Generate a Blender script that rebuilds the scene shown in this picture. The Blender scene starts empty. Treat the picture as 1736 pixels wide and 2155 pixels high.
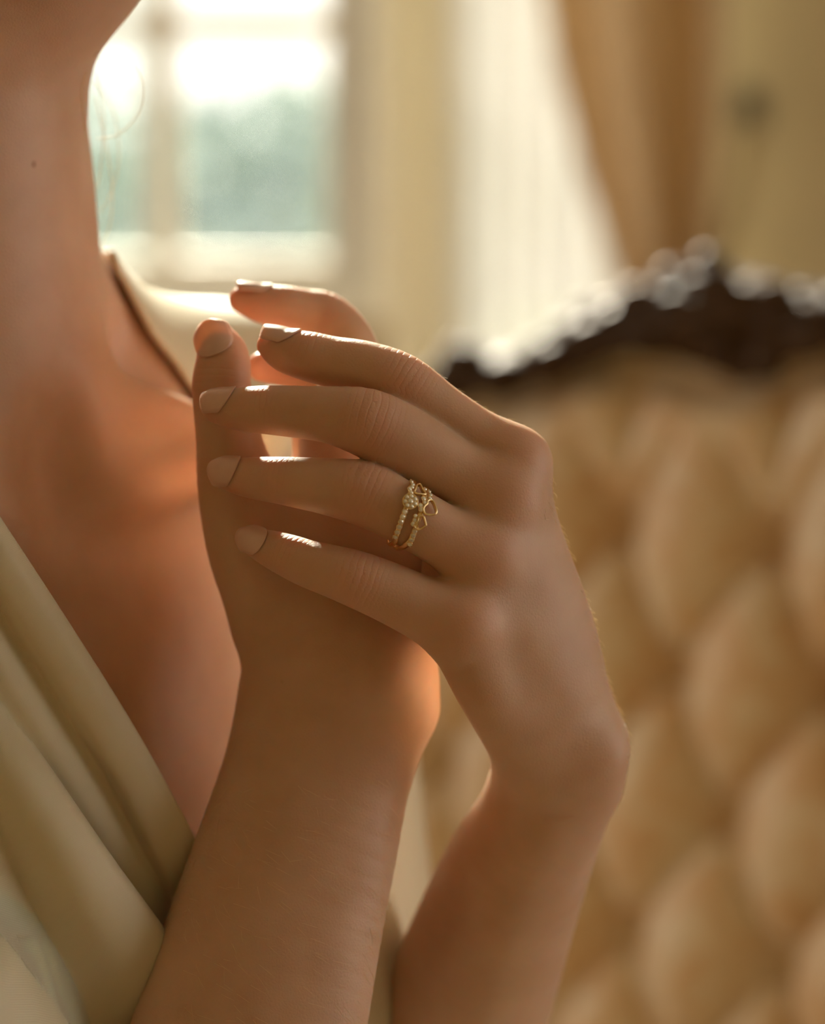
import bpy, bmesh, math, random
import numpy as np
from mathutils import Vector, Matrix

random.seed(7); rng = np.random.default_rng(7)
SC = bpy.context.scene
COL = SC.collection

# ------------------------------------------------------------------ camera
W_PX, H_PX = 1736.0, 2155.0
FOCAL, SENS = 85.0, 36.0
F = FOCAL / SENS * H_PX                    # focal length in pixels
CZ, PITCH = 1.12, math.radians(8.0)
FOCUS = 0.724
cam_d = bpy.data.cameras.new('camera'); cam = bpy.data.objects.new('camera', cam_d); COL.objects.link(cam)
cam.location = (0, 0, CZ); cam.rotation_euler = (math.pi/2 - PITCH, 0, 0)
cam_d.sensor_fit = 'VERTICAL'; cam_d.sensor_height = SENS; cam_d.sensor_width = SENS; cam_d.lens = FOCAL
cam_d.clip_start = 0.05; cam_d.clip_end = 200
cam_d.dof.use_dof = True; cam_d.dof.focus_distance = FOCUS; cam_d.dof.aperture_fstop = 4.3
SC.camera = cam

# ------------------------------------------------------------------ world, sun, lights, exposure
SC.view_settings.view_transform = 'Standard'; SC.view_settings.look = 'None'
SC.view_settings.gamma = 1.0; SC.view_settings.use_curve_mapping = False
SC.view_settings.exposure = 0.0
world = bpy.data.worlds.new('overcast_sky'); SC.world = world; world.use_nodes = True
bg = world.node_tree.nodes['Background']; bg.inputs[0].default_value = (1.0, 0.94, 0.85, 1); bg.inputs[1].default_value = 2.3

def add_light(name, kind, loc, target, energy, color, **kw):
    l = bpy.data.lights.new(name, kind); l.energy = energy; l.color = color
    for k, v in kw.items(): setattr(l, k, v)
    o = bpy.data.objects.new(name, l); COL.objects.link(o); o.location = loc
    o.rotation_euler = (Vector(target) - Vector(loc)).to_track_quat('-Z', 'Y').to_euler()
    return o
add_light('sun', 'SUN', (-.98, 6.0, 3.80), (0, 0.75, 1.02), 30.0, (1.0, 0.88, 0.72), angle=math.radians(5))

# ------------------------------------------------------------------ pixel -> world helpers
CP, SP = math.cos(PITCH), math.sin(PITCH)
RIGHT = np.array([1.0, 0, 0]); UP = np.array([0, SP, CP]); FWD = np.array([0, CP, -SP]); CAM = np.array([0, 0, CZ])
def P(u, v, d):
    return CAM + RIGHT*((u-868.0)*d/F) - UP*((v-1077.5)*d/F) + FWD*d
def ray(u, v):
    r = RIGHT*((u-868.0)/F) - UP*((v-1077.5)/F) + FWD
    return r/np.linalg.norm(r)
def PY(u, v, y):                                        # on the vertical plane at world y
    r = ray(u, v); return CAM + r*(y/r[1])
def nrm(a):
    a = np.asarray(a, float); return a/np.linalg.norm(a)

# ------------------------------------------------------------------ node / material helpers
def newmat(name):
    m = bpy.data.materials.new(name); m.use_nodes = True
    nt = m.node_tree; return m, nt, nt.nodes['Principled BSDF']
def nd(nt, kind, **kw):
    n = nt.nodes.new(kind)
    for k, v in kw.items(): setattr(n, k, v)
    return n
def simple(name, col, rough=0.6, metal=0.0, var=0.15, scale=40.0, bump=0.0, bscale=300.0, bdist=0.001, **inp):
    m, nt, b = newmat(name); L = nt.links
    tc = nd(nt, 'ShaderNodeTexCoord'); nz = nd(nt, 'ShaderNodeTexNoise'); nz.inputs['Scale'].default_value = scale
    nz.inputs['Detail'].default_value = 4
    L.new(tc.outputs['Object'], nz.inputs['Vector'])
    rp = nd(nt, 'ShaderNodeValToRGB'); rp.color_ramp.elements[0].position = .3; rp.color_ramp.elements[1].position = .7
    rp.color_ramp.elements[0].color = tuple(c*(1-var) for c in col)+(1,); rp.color_ramp.elements[1].color = tuple(min(1, c*(1+var)) for c in col)+(1,)
    L.new(nz.outputs['Fac'], rp.inputs['Fac']); L.new(rp.outputs['Color'], b.inputs['Base Color'])
    b.inputs['Roughness'].default_value = rough; b.inputs['Metallic'].default_value = metal
    for k, v in inp.items(): b.inputs[k].default_value = v
    if bump:
        n2 = nd(nt, 'ShaderNodeTexNoise'); n2.inputs['Scale'].default_value = bscale; L.new(tc.outputs['Object'], n2.inputs['Vector'])
        bp = nd(nt, 'ShaderNodeBump'); bp.inputs['Strength'].default_value = bump; bp.inputs['Distance'].default_value = bdist
        L.new(n2.outputs['Fac'], bp.inputs['Height']); L.new(bp.outputs['Normal'], b.inputs['Normal'])
    return m

def skin_mat():
    m, nt, b = newmat('skin'); L = nt.links
    tc = nd(nt, 'ShaderNodeTexCoord')
    n1 = nd(nt, 'ShaderNodeTexNoise'); n1.inputs['Scale'].default_value = 55; n1.inputs['Detail'].default_value = 5
    L.new(tc.outputs['Object'], n1.inputs['Vector'])
    r1 = nd(nt, 'ShaderNodeValToRGB'); e = r1.color_ramp.elements
    e[0].position = .3; e[0].color = (.60, .362, .235, 1); e[1].position = .72; e[1].color = (.68, .435, .30, 1)
    L.new(n1.outputs['Fac'], r1.inputs['Fac'])
    at = nd(nt, 'ShaderNodeAttribute', attribute_name='red')
    mx = nd(nt, 'ShaderNodeMix', data_type='RGBA'); mx.inputs[7].default_value = (.70, .32, .22, 1)
    L.new(at.outputs['Fac'], mx.inputs[0]); L.new(r1.outputs['Color'], mx.inputs[6])
    # freckles
    vo = nd(nt, 'ShaderNodeTexVoronoi'); vo.inputs['Scale'].default_value = 52; L.new(tc.outputs['Object'], vo.inputs['Vector'])
    mr = nd(nt, 'ShaderNodeMapRange'); mr.inputs[1].default_value = .04; mr.inputs[2].default_value = .085; mr.inputs[3].default_value = .55; mr.inputs[4].default_value = 0.0
    L.new(vo.outputs['Distance'], mr.inputs[0])
    sx = nd(nt, 'ShaderNodeSeparateColor'); L.new(vo.outputs['Color'], sx.inputs[0])
    gt = nd(nt, 'ShaderNodeMath', operation='GREATER_THAN'); gt.inputs[1].default_value = .72; L.new(sx.outputs[0], gt.inputs[0])
    mu = nd(nt, 'ShaderNodeMath', operation='MULTIPLY'); L.new(mr.outputs[0], mu.inputs[0]); L.new(gt.outputs[0], mu.inputs[1])
    m2 = nd(nt, 'ShaderNodeMix', data_type='RGBA'); m2.inputs[7].default_value = (.36, .16, .08, 1)
    L.new(mu.outputs[0], m2.inputs[0]); L.new(mx.outputs[2], m2.inputs[6]); L.new(m2.outputs[2], b.inputs['Base Color'])
    b.inputs['Roughness'].default_value = .46
    b.inputs['Specular IOR Level'].default_value = .4
    b.inputs['Subsurface Weight'].default_value = .9
    b.inputs['Subsurface Radius'].default_value = (1.0, .38, .19)
    b.inputs['Subsurface Scale'].default_value = .0058
    b.inputs['Coat Weight'].default_value = .0
    # fine relief: pores, criss-cross lines, and the creases over the joints (attributes written from the finger bones)
    v1 = nd(nt, 'ShaderNodeTexVoronoi', feature='DISTANCE_TO_EDGE'); v1.inputs['Scale'].default_value = 900; L.new(tc.outputs['Object'], v1.inputs['Vector'])
    n2 = nd(nt, 'ShaderNodeTexNoise'); n2.inputs['Scale'].default_value = 260; n2.inputs['Detail'].default_value = 5; L.new(tc.outputs['Object'], n2.inputs['Vector'])
    ph = nd(nt, 'ShaderNodeAttribute', attribute_name='phase'); mk = nd(nt, 'ShaderNodeAttribute', attribute_name='crease')
    n3 = nd(nt, 'ShaderNodeTexNoise'); n3.inputs['Scale'].default_value = 120; L.new(tc.outputs['Object'], n3.inputs['Vector'])
    a1 = nd(nt, 'ShaderNodeMath', operation='MULTIPLY_ADD'); a1.inputs[1].default_value = 3.0; L.new(n3.outputs['Fac'], a1.inputs[0]); L.new(ph.outputs['Fac'], a1.inputs[2])
    sn = nd(nt, 'ShaderNodeMath', operation='SINE'); L.new(a1.outputs[0], sn.inputs[0])
    ab = nd(nt, 'ShaderNodeMath', operation='ABSOLUTE'); L.new(sn.outputs[0], ab.inputs[0])
    pw = nd(nt, 'ShaderNodeMath', operation='POWER'); pw.inputs[1].default_value = .45; L.new(ab.outputs[0], pw.inputs[0])
    m3 = nd(nt, 'ShaderNodeMath', operation='MULTIPLY'); L.new(pw.outputs[0], m3.inputs[0]); L.new(mk.outputs['Fac'], m3.inputs[1])
    s1 = nd(nt, 'ShaderNodeMath', operation='MULTIPLY'); s1.inputs[1].default_value = .35; L.new(v1.outputs['Distance'], s1.inputs[0])
    s2 = nd(nt, 'ShaderNodeMath', operation='MULTIPLY_ADD'); s2.inputs[1].default_value = .22; L.new(n2.outputs['Fac'], s2.inputs[0]); L.new(s1.outputs[0], s2.inputs[2])
    s3 = nd(nt, 'ShaderNodeMath', operation='MULTIPLY_ADD'); s3.inputs[1].default_value = .95; L.new(m3.outputs[0], s3.inputs[0]); L.new(s2.outputs[0], s3.inputs[2])
    bp = nd(nt, 'ShaderNodeBump'); bp.inputs['Strength'].default_value = .55; bp.inputs['Distance'].default_value = .0005
    L.new(s3.outputs[0], bp.inputs['Height']); L.new(bp.outputs['Normal'], b.inputs['Normal'])
    return m

M = {}
M['skin'] = skin_mat()
M['nail'] = simple('nail', (.74, .46, .36), .3, var=.04, scale=200, **{'Subsurface Weight': .35, 'Subsurface Radius': (1, .7, .55), 'Subsurface Scale': .002, 'Coat Weight': .4})
M['satin'] = None
M['gold'] = simple('gold', (.95, .72, .38), .18, 1.0, var=.05, scale=300)
M['gem'], _nt, _b = newmat('clear_gem')
_b.inputs['Base Color'].default_value = (1, .96, .84, 1); _b.inputs['Roughness'].default_value = .08; _b.inputs['Transmission Weight'].default_value = .15; _b.inputs['IOR'].default_value = 2.2; _b.inputs['Metallic'].default_value = .6
M['wall'] = simple('wall_paint', (.56, .44, .23), .8, var=.06, scale=6, bump=.1, bscale=120)
M['cream'] = simple('cream_paint', (.93, .88, .77), .5, var=.04, scale=10)
M['plaster'] = simple('ceiling_plaster', (.75, .70, .6), .9, var=.04, scale=5)
M['floorwood'] = simple('floor_wood', (.25, .14, .07), .45, var=.25, scale=12)
M['walnut'] = simple('carved_walnut', (.060, .030, .013), .55, var=.45, scale=60, bump=.2, bscale=200, bdist=.002, **{'Specular IOR Level': .15})
M['bark'] = simple('bark', (.12, .08, .05), .9, var=.3, scale=20)
M['veiled_leaf'] = simple('veiled_leaf', (.28, .36, .35), .6, var=.35, scale=3)  # foliage green paled toward teal: lens veil and haze painted into the colour
M['veiled_leaf2'] = simple('veiled_leaf_blue', (.22, .29, .31), .6, var=.35, scale=3)  # bluer foliage, the same hazy veil painted into its base colour
M['grass'] = simple('grass', (.22, .33, .18), .9, var=.3, scale=4)
M['dark'] = simple('dark_bronze', (.07, .055, .03), .4, .6, var=.2, scale=80)

def satin_mat(name, col):
    m, nt, b = newmat(name); L = nt.links
    tc = nd(nt, 'ShaderNodeTexCoord')
    mp = nd(nt, 'ShaderNodeMapping'); mp.inputs['Rotation'].default_value = (0, .95, 0); L.new(tc.outputs['Object'], mp.inputs['Vector'])
    w1 = nd(nt, 'ShaderNodeTexWave', wave_type='BANDS', bands_direction='X'); w1.inputs['Scale'].default_value = 800; w1.inputs['Distortion'].default_value = .6
    w2 = nd(nt, 'ShaderNodeTexWave', wave_type='BANDS', bands_direction='Z'); w2.inputs['Scale'].default_value = 800; w2.inputs['Distortion'].default_value = .6
    L.new(mp.outputs[0], w1.inputs['Vector']); L.new(mp.outputs[0], w2.inputs['Vector'])
    ad = nd(nt, 'ShaderNodeMath', operation='ADD'); L.new(w1.outputs['Fac'], ad.inputs[0]); L.new(w2.outputs['Fac'], ad.inputs[1])
    bp = nd(nt, 'ShaderNodeBump'); bp.inputs['Strength'].default_value = .25; bp.inputs['Distance'].default_value = .0002
    L.new(ad.outputs[0], bp.inputs['Height']); L.new(bp.outputs['Normal'], b.inputs['Normal'])
    b.inputs['Base Color'].default_value = col+(1,); b.inputs['Roughness'].default_value = .42
    b.inputs['Sheen Weight'].default_value = .25; b.inputs['Sheen Roughness'].default_value = .4
    b.inputs['Subsurface Weight'].default_value = .25; b.inputs['Subsurface Scale'].default_value = .003
    return m
M['satin'] = satin_mat('champagne_satin', (.72, .62, .44))

def thin_cloth(name, col, transl, transp, rough=.7):
    m, nt, b = newmat(name); L = nt.links; out = nt.nodes['Material Output']
    tc = nd(nt, 'ShaderNodeTexCoord'); nz = nd(nt, 'ShaderNodeTexNoise'); nz.inputs['Scale'].default_value = 30; L.new(tc.outputs['Object'], nz.inputs['Vector'])
    rp = nd(nt, 'ShaderNodeValToRGB'); rp.color_ramp.elements[0].color = tuple(c*.9 for c in col)+(1,); rp.color_ramp.elements[1].color = tuple(min(1, c*1.08) for c in col)+(1,)
    L.new(nz.outputs['Fac'], rp.inputs['Fac']); L.new(rp.outputs['Color'], b.inputs['Base Color']); b.inputs['Roughness'].default_value = rough
    tl = nd(nt, 'ShaderNodeBsdfTranslucent'); L.new(rp.outputs['Color'], tl.inputs['Color'])
    m1 = nd(nt, 'ShaderNodeMixShader'); m1.inputs[0].default_value = transl; L.new(b.outputs[0], m1.inputs[1]); L.new(tl.outputs[0], m1.inputs[2])
    tr = nd(nt, 'ShaderNodeBsdfTransparent'); m2 = nd(nt, 'ShaderNodeMixShader'); m2.inputs[0].default_value = transp
    L.new(m1.outputs[0], m2.inputs[1]); L.new(tr.outputs[0], m2.inputs[2]); L.new(m2.outputs[0], out.inputs['Surface'])
    return m
M['hair'] = thin_cloth('fair_hair', (.86, .68, .44), .55, .0, .35)
M['sheer'] = thin_cloth('sheer_voile', (.86, .86, .85), .058, .08)
M['lining'] = thin_cloth('cream_lining', (.92, .84, .69), .36, .03)
M['drape'] = thin_cloth('gold_drape', (.78, .59, .35), .22, .0, .5)
def pane_mat():
    m, nt, b = newmat('window_glass'); L = nt.links; out = nt.nodes['Material Output']
    b.inputs['Roughness'].default_value = .02; b.inputs['Base Color'].default_value = (.9, .95, .93, 1)
    tr = nd(nt, 'ShaderNodeBsdfTransparent'); tr.inputs[0].default_value = (.96, .98, .97, 1)
    mx = nd(nt, 'ShaderNodeMixShader'); mx.inputs[0].default_value = .93
    L.new(b.outputs[0], mx.inputs[1]); L.new(tr.outputs[0], mx.inputs[2]); L.new(mx.outputs[0], out.inputs['Surface']); return m
M['glass'] = pane_mat()
def brocade():
    m, nt, b = newmat('gold_brocade'); L = nt.links
    tc = nd(nt, 'ShaderNodeTexCoord'); n1 = nd(nt, 'ShaderNodeTexNoise'); n1.inputs['Scale'].default_value = 26; n1.inputs['Detail'].default_value = 1.5; n1.inputs['Distortion'].default_value = 1.2
    L.new(tc.outputs['Object'], n1.inputs['Vector'])
    r = nd(nt, 'ShaderNodeValToRGB'); e = r.color_ramp.elements
    e[0].position = .40; e[0].color = (.55, .335, .16, 1); e[1].position = .58; e[1].color = (.60, .445, .275, 1)
    L.new(n1.outputs['Fac'], r.inputs['Fac']); L.new(r.outputs['Color'], b.inputs['Base Color'])
    b.inputs['Roughness'].default_value = .5; b.inputs['Sheen Weight'].default_value = .3
    return m
M['brocade'] = brocade()

# ------------------------------------------------------------------ object helpers
def link(name, mesh, mat, parent=None, smooth=True):
    o = bpy.data.objects.new(name, mesh); COL.objects.link(o)
    if mat is not None and len(mesh.materials) == 0: mesh.materials.append(mat)
    if smooth: mesh.shade_smooth()
    if parent is not None: o.parent = parent; o.matrix_parent_inverse = Matrix.Translation(-Vector(parent.location))
    return o
def mesh_from(name, verts, faces):
    me = bpy.data.meshes.new(name); me.from_pydata([tuple(map(float, v)) for v in verts], [], [tuple(map(int, f)) for f in faces]); me.update(); return me
def tag(o, label=None, cat=None, group=None, kind=None):
    if label: o['label'] = label
    if cat: o['category'] = cat
    if group: o['group'] = group
    if kind: o['kind'] = kind
    return o
def empty(name, loc):
    o = bpy.data.objects.new(name, None); COL.objects.link(o); o.location = tuple(map(float, loc)); o.empty_display_size = .05; return o
def box_me(name, lo, hi, bev=.0):
    bm = bmesh.new(); bmesh.ops.create_cube(bm, size=1)
    lo = Vector(lo); hi = Vector(hi); c = (lo+hi)/2; s = hi-lo
    for v in bm.verts: v.co = Vector((v.co.x*s.x+c.x, v.co.y*s.y+c.y, v.co.z*s.z+c.z))
    if bev: bmesh.ops.bevel(bm, geom=bm.edges[:], offset=bev, segments=2, affect='EDGES')
    me = bpy.data.meshes.new(name); bm.to_mesh(me); bm.free(); return me
def box(name, lo, hi, mat, parent=None, bev=.0): return link(name, box_me(name, lo, hi, bev), mat, parent, smooth=False)
def catmull(pts, n):
    """resample control rows (any width) with a centripetal-ish Catmull-Rom, n samples"""
    p = np.asarray(pts, float); m = len(p)
    if m < 3:
        t = np.linspace(0, 1, n)[:, None]; return p[0]*(1-t)+p[-1]*t
    q = np.vstack([2*p[0]-p[1], p, 2*p[-1]-p[-2]])
    out = []
    for t in np.linspace(0, m-1-1e-9, n):
        i = int(t); f = t-i; a, b, c, d = q[i], q[i+1], q[i+2], q[i+3]
        out.append(.5*((2*b)+(-a+c)*f+(2*a-5*b+4*c-d)*f*f+(-a+3*b-3*c+d)*f**3))
    return np.array(out)
def tube_geo(pts, rad, sides=10, caps=True):
    pts = np.asarray(pts, float); n = len(pts); rad = np.broadcast_to(np.asarray(rad, float), (n,))
    T = np.gradient(pts, axis=0); T /= np.linalg.norm(T, axis=1)[:, None]+1e-12
    a = np.array([0, 0, 1.0]) if abs(T[0][2]) < .9 else np.array([1.0, 0, 0])
    N = nrm(a - T[0]*(a@T[0])); V = []; Fc = []
    for i in range(n):
        N = nrm(N - T[i]*(N@T[i])); B = np.cross(T[i], N)
        for k in range(sides):
            th = 2*math.pi*k/sides; V.append(pts[i]+rad[i]*(math.cos(th)*N+math.sin(th)*B))
    for i in range(n-1):
        for k in range(sides):
            k2 = (k+1) % sides; Fc.append((i*sides+k, i*sides+k2, (i+1)*sides+k2, (i+1)*sides+k))
    if caps: Fc.append(tuple(range(sides))[::-1]); Fc.append(tuple(range((n-1)*sides, n*sides)))
    return V, Fc
class Geo:
    def __init__(s): s.v = []; s.f = []
    def add(s, V, Fc):
        o = len(s.v); s.v += [tuple(x) for x in V]; s.f += [tuple(i+o for i in f) for f in Fc]; return s
    def obj(s, name, mat, parent=None, smooth=True): return link(name, mesh_from(name, s.v, s.f), mat, parent, smooth)
def grid_me(name, G):
    G = np.asarray(G); a, b = G.shape[:2]; V = G.reshape(-1, 3)
    Fc = [(i*b+j, i*b+j+1, (i+1)*b+j+1, (i+1)*b+j) for i in range(a-1) for j in range(b-1)]
    return mesh_from(name, V, Fc)
def ellipsoid_geo(c, ax, seg=16, rings=10):
    V = []; Fc = []
    for i in range(rings+1):
        ph = math.pi*i/rings
        for k in range(seg):
            th = 2*math.pi*k/seg
            V.append(np.asarray(c)+ax[0]*math.sin(ph)*math.cos(th)+ax[1]*math.sin(ph)*math.sin(th)+ax[2]*math.cos(ph))
    for i in range(rings):
        for k in range(seg): Fc.append((i*seg+k, i*seg+(k+1) % seg, (i+1)*seg+(k+1) % seg, (i+1)*seg+k))
    return V, Fc

# ------------------------------------------------------------------ distance-field sculpting
class Field:
    def __init__(s, lo, hi, h):
        s.lo = np.array(lo, float); s.h = h; s.n = np.ceil((np.array(hi)-s.lo)/h).astype(int)+1
        s.f = np.full(s.n, .06, np.float32)
    def window(s, lo, hi):
        a = np.clip(np.floor((lo-s.lo)/s.h).astype(int), 0, s.n); b = np.clip(np.ceil((hi-s.lo)/s.h).astype(int)+1, 0, s.n)
        return a, b
    def axes(s, a, b):
        return [(s.lo[i]+s.h*np.arange(a[i], b[i])).astype(np.float32) for i in range(3)]
    def blend(s, d, sl, k):
        A = s.f[sl]
        hh = np.maximum(k-np.abs(A-d), 0)/k
        s.f[sl] = np.minimum(A, d)-hh*hh*k*.25
    def chain(s, C, k=.004, flat=None, kbase=None):
        """C rows x,y,z,r ; flat=(normal, factor) squeezes across normal; kbase=(point, k, reach) larger blend near a point"""
        C = np.asarray(C, float); kk = max(k, kbase[1] if kbase else 0); mg = C[:, 3].max()+kk+.004
        a, b = s.window(C[:, :3].min(0)-mg, C[:, :3].max(0)+mg)
        if np.any(b <= a): return
        X, Y, Z = s.axes(a, b); shp = tuple(b-a); D = np.full(shp, .06, np.float32)
        for p, q in zip(C[:-1], C[1:]):
            m2 = max(p[3], q[3])+kk+.004
            a2, b2 = s.window(np.minimum(p[:3], q[:3])-m2, np.maximum(p[:3], q[:3])+m2)
            a2 = np.maximum(a2, a); b2 = np.minimum(b2, b)
            if np.any(b2 <= a2): continue
            sl = tuple(slice(a2[i]-a[i], b2[i]-a[i]) for i in range(3))
            x = X[sl[0]][:, None, None]-p[0]; y = Y[sl[1]][None, :, None]-p[1]; z = Z[sl[2]][None, None, :]-p[2]
            e = (q-p)[:3]; L2 = float(e@e)+1e-12
            t = np.clip((x*e[0]+y*e[1]+z*e[2])/L2, 0, 1)
            x = x-t*e[0]; y = y-t*e[1]; z = z-t*e[2]
            if flat is not None:
                n, fc = flat; w = (x*n[0]+y*n[1]+z*n[2])*(fc-1); x = x+w*n[0]; y = y+w*n[1]; z = z+w*n[2]
            d = np.sqrt(x*x+y*y+z*z)-(p[3]+t*(q[3]-p[3]))
            D[sl] = np.minimum(D[sl], d)
        sl = tuple(slice(a[i], b[i]) for i in range(3))
        if kbase is not None:
            c, kb, reach = kbase
            x = X[:, None, None]-c[0]; y = Y[None, :, None]-c[1]; z = Z[None, None, :]-c[2]
            g = np.clip(1-np.sqrt(x*x+y*y+z*z)/reach, 0, 1); k = k+(kb-k)*g*g*(3-2*g)
        s.blend(D, sl, k)
    def ellipsoid(s, c, R, k=.01, sub=False):
        """R: 3x3 rows = semi-axis vectors"""
        c = np.asarray(c, float); R = np.asarray(R, float); L = np.linalg.norm(R, axis=1); ext = np.sqrt((R**2).sum(0))+k+.006
        a, b = s.window(c-ext, c+ext)
        if np.any(b <= a): return
        X, Y, Z = s.axes(a, b); x = X[:, None, None]-c[0]; y = Y[None, :, None]-c[1]; z = Z[None, None, :]-c[2]
        p2 = 0; g2 = 0
        for i in range(3):
            w = (x*R[i, 0]+y*R[i, 1]+z*R[i, 2])/(L[i]**2); p2 = p2+w*w; g2 = g2+(w/L[i])**2
        k0 = np.sqrt(p2); k1 = np.sqrt(g2)+1e-9; d = (k0*(k0-1)/k1).astype(np.float32)
        sl = tuple(slice(a[i], b[i]) for i in range(3))
        if not sub: s.blend(d, sl, k)
        else:
            A = s.f[sl]; hh = np.maximum(k-np.abs(A+d), 0)/k; s.f[sl] = np.maximum(A, -d)+hh*hh*k*.25
    def sample(s, p, arr=None):
        arr = s.f if arr is None else arr
        q = (np.asarray(p)-s.lo)/s.h; i = np.clip(np.floor(q).astype(int), 0, s.n-2); t = (q-i)
        r = 0
        for dx in (0, 1):
            for dy in (0, 1):
                for dz in (0, 1):
                    w = (t[:, 0] if dx else 1-t[:, 0])*(t[:, 1] if dy else 1-t[:, 1])*(t[:, 2] if dz else 1-t[:, 2])
                    r = r+w*arr[i[:, 0]+dx, i[:, 1]+dy, i[:, 2]+dz]
        return r
    def grad(s, p):
        e = s.h*1.0; g = np.stack([s.sample(p+np.eye(3)[i]*e)-s.sample(p-np.eye(3)[i]*e) for i in range(3)], 1)
        return g/(np.linalg.norm(g, axis=1)[:, None]+1e-9)
    def project(s, p, iso=0.0, n=4):
        for _ in range(n): p = p-s.grad(p)*(s.sample(p)-iso)[:, None]*.9
        return p
    def mesh(s, iso=0.0):
        f = s.f-iso; S = f < 0
        n = s.n; c = np.zeros(n-1, np.uint8)
        for dx in (0, 1):
            for dy in (0, 1):
                for dz in (0, 1): c += S[dx:n[0]-1+dx, dy:n[1]-1+dy, dz:n[2]-1+dz]
        act = np.argwhere((c > 0) & (c < 8)); del c
        idx = np.full(n-1, -1, np.int32); idx[act[:, 0], act[:, 1], act[:, 2]] = np.arange(len(act))
        cor = [(dx, dy, dz) for dx in (0, 1) for dy in (0, 1) for dz in (0, 1)]
        val = np.stack([f[act[:, 0]+d[0], act[:, 1]+d[1], act[:, 2]+d[2]] for d in cor], 1)
        acc = np.zeros((len(act), 3)); cnt = np.zeros(len(act))
        for i in range(8):
            for j in range(i+1, 8):
                if sum(abs(cor[i][q]-cor[j][q]) for q in range(3)) != 1: continue
                a, b = val[:, i], val[:, j]; m = (a < 0) != (b < 0); t = np.where(m, a/np.where(m, a-b, 1), 0)
                pt = np.array(cor[i])+t[:, None]*(np.array(cor[j])-np.array(cor[i])); acc += pt*m[:, None]; cnt += m
        V = s.lo+s.h*(act+acc/cnt[:, None])
        Q = []
        for ax in range(3):
            u, v = (ax+1) % 3, (ax+2) % 3
            sa = [slice(None)]*3; sb = [slice(None)]*3; sa[ax] = slice(0, -1); sb[ax] = slice(1, None)
            A, B = S[tuple(sa)], S[tuple(sb)]
            E = np.argwhere(A != B); E = E[(E[:, u] > 0) & (E[:, v] > 0) & (E[:, u] < n[u]-1) & (E[:, v] < n[v]-1)]
            fl = A[E[:, 0], E[:, 1], E[:, 2]]
            def g(du, dv):
                q = E.copy(); q[:, u] -= du; q[:, v] -= dv; return idx[q[:, 0], q[:, 1], q[:, 2]]
            q = np.stack([g(1, 1), g(0, 1), g(0, 0), g(1, 0)], 1)
            q[~fl] = q[~fl][:, ::-1]; Q.append(q)
        Q = np.vstack(Q); Q = Q[(Q >= 0).all(1)]
        return V, Q
def PC(rows, n=26):
    """rows (u, v, depth, radius px) -> sampled x,y,z,r"""
    return catmull([tuple(P(u, v, d))+(r*d/F,) for u, v, d, r in rows], n)

# ================================================================== ROOM
WY = 3.3                                                  # inner face of the window wall
def uw(u, v=400, y=WY): return float(PY(u, v, y)[0])
def zw(v, u=868, y=WY): return float(PY(u, v, y)[2])
x1a, x1b = uw(-230), uw(765)                              # opening of the first window
x2a, x2b = uw(838), uw(1345)
zs, zt = zw(622), 2.62
box('floor', (-2.6, -1.6, -.05), (3.0, WY+.25, 0), M['floorwood'])['kind'] = 'structure'
box('ceiling', (-2.6, -1.6, 2.75), (3.0, WY+.25, 2.8), M['plaster'])['kind'] = 'structure'
wl = Geo(); WLY = (1.1, 3.2)                                # the left wall's tall side window opening
wr = Geo(); WRY = (-.35, 1.6)
box('wall_front', (-2.6, -1.65, 0), (3.0, -1.6, 2.75), M['wall'])['kind'] = 'structure'
g = Geo()
def addbox(g, lo, hi):
    me = box_me('t', lo, hi); g.add([v.co[:] for v in me.vertices], [p.vertices[:] for p in me.polygons]); bpy.data.meshes.remove(me)
D2 = WY+.2
for gg, xa_, xb_, (ya_, yb_), nm in ((wl, -2.65, -2.6, WLY, 'wall_left'), (wr, 3.0, 3.05, WRY, 'wall_right')):
    for lo, hi in (((xa_, -1.6, 0), (xb_, ya_, 2.75)), ((xa_, yb_, 0), (xb_, WY+.25, 2.75)), ((xa_, ya_, 0), (xb_, yb_, .25)), ((xa_, ya_, 2.55), (xb_, yb_, 2.75))): addbox(gg, lo, hi)
    gg.obj(nm, M['wall'], None, False)['kind'] = 'structure'
for lo, hi in (((-2.6, WY, 0), (x1a, D2, 2.75)), ((x1b, WY, 0), (x2a, D2, 2.75)), ((x2b, WY, 0), (3.0, D2, 2.75)),
               ((x1a, WY, 0), (x1b, D2, zs)), ((x1a, WY, zt), (x1b, D2, 2.75)), ((x2a, WY, 0), (x2b, D2, zs-.5)), ((x2a, WY, zt), (x2b, D2, 2.75))):
    addbox(g, lo, hi)
g.obj('wall_back', M['wall'], None, False)['kind'] = 'structure'
box('baseboard_back', (-2.6, WY-.02, 0), (3.0, WY, .14), M['cream'])['kind'] = 'structure'

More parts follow.
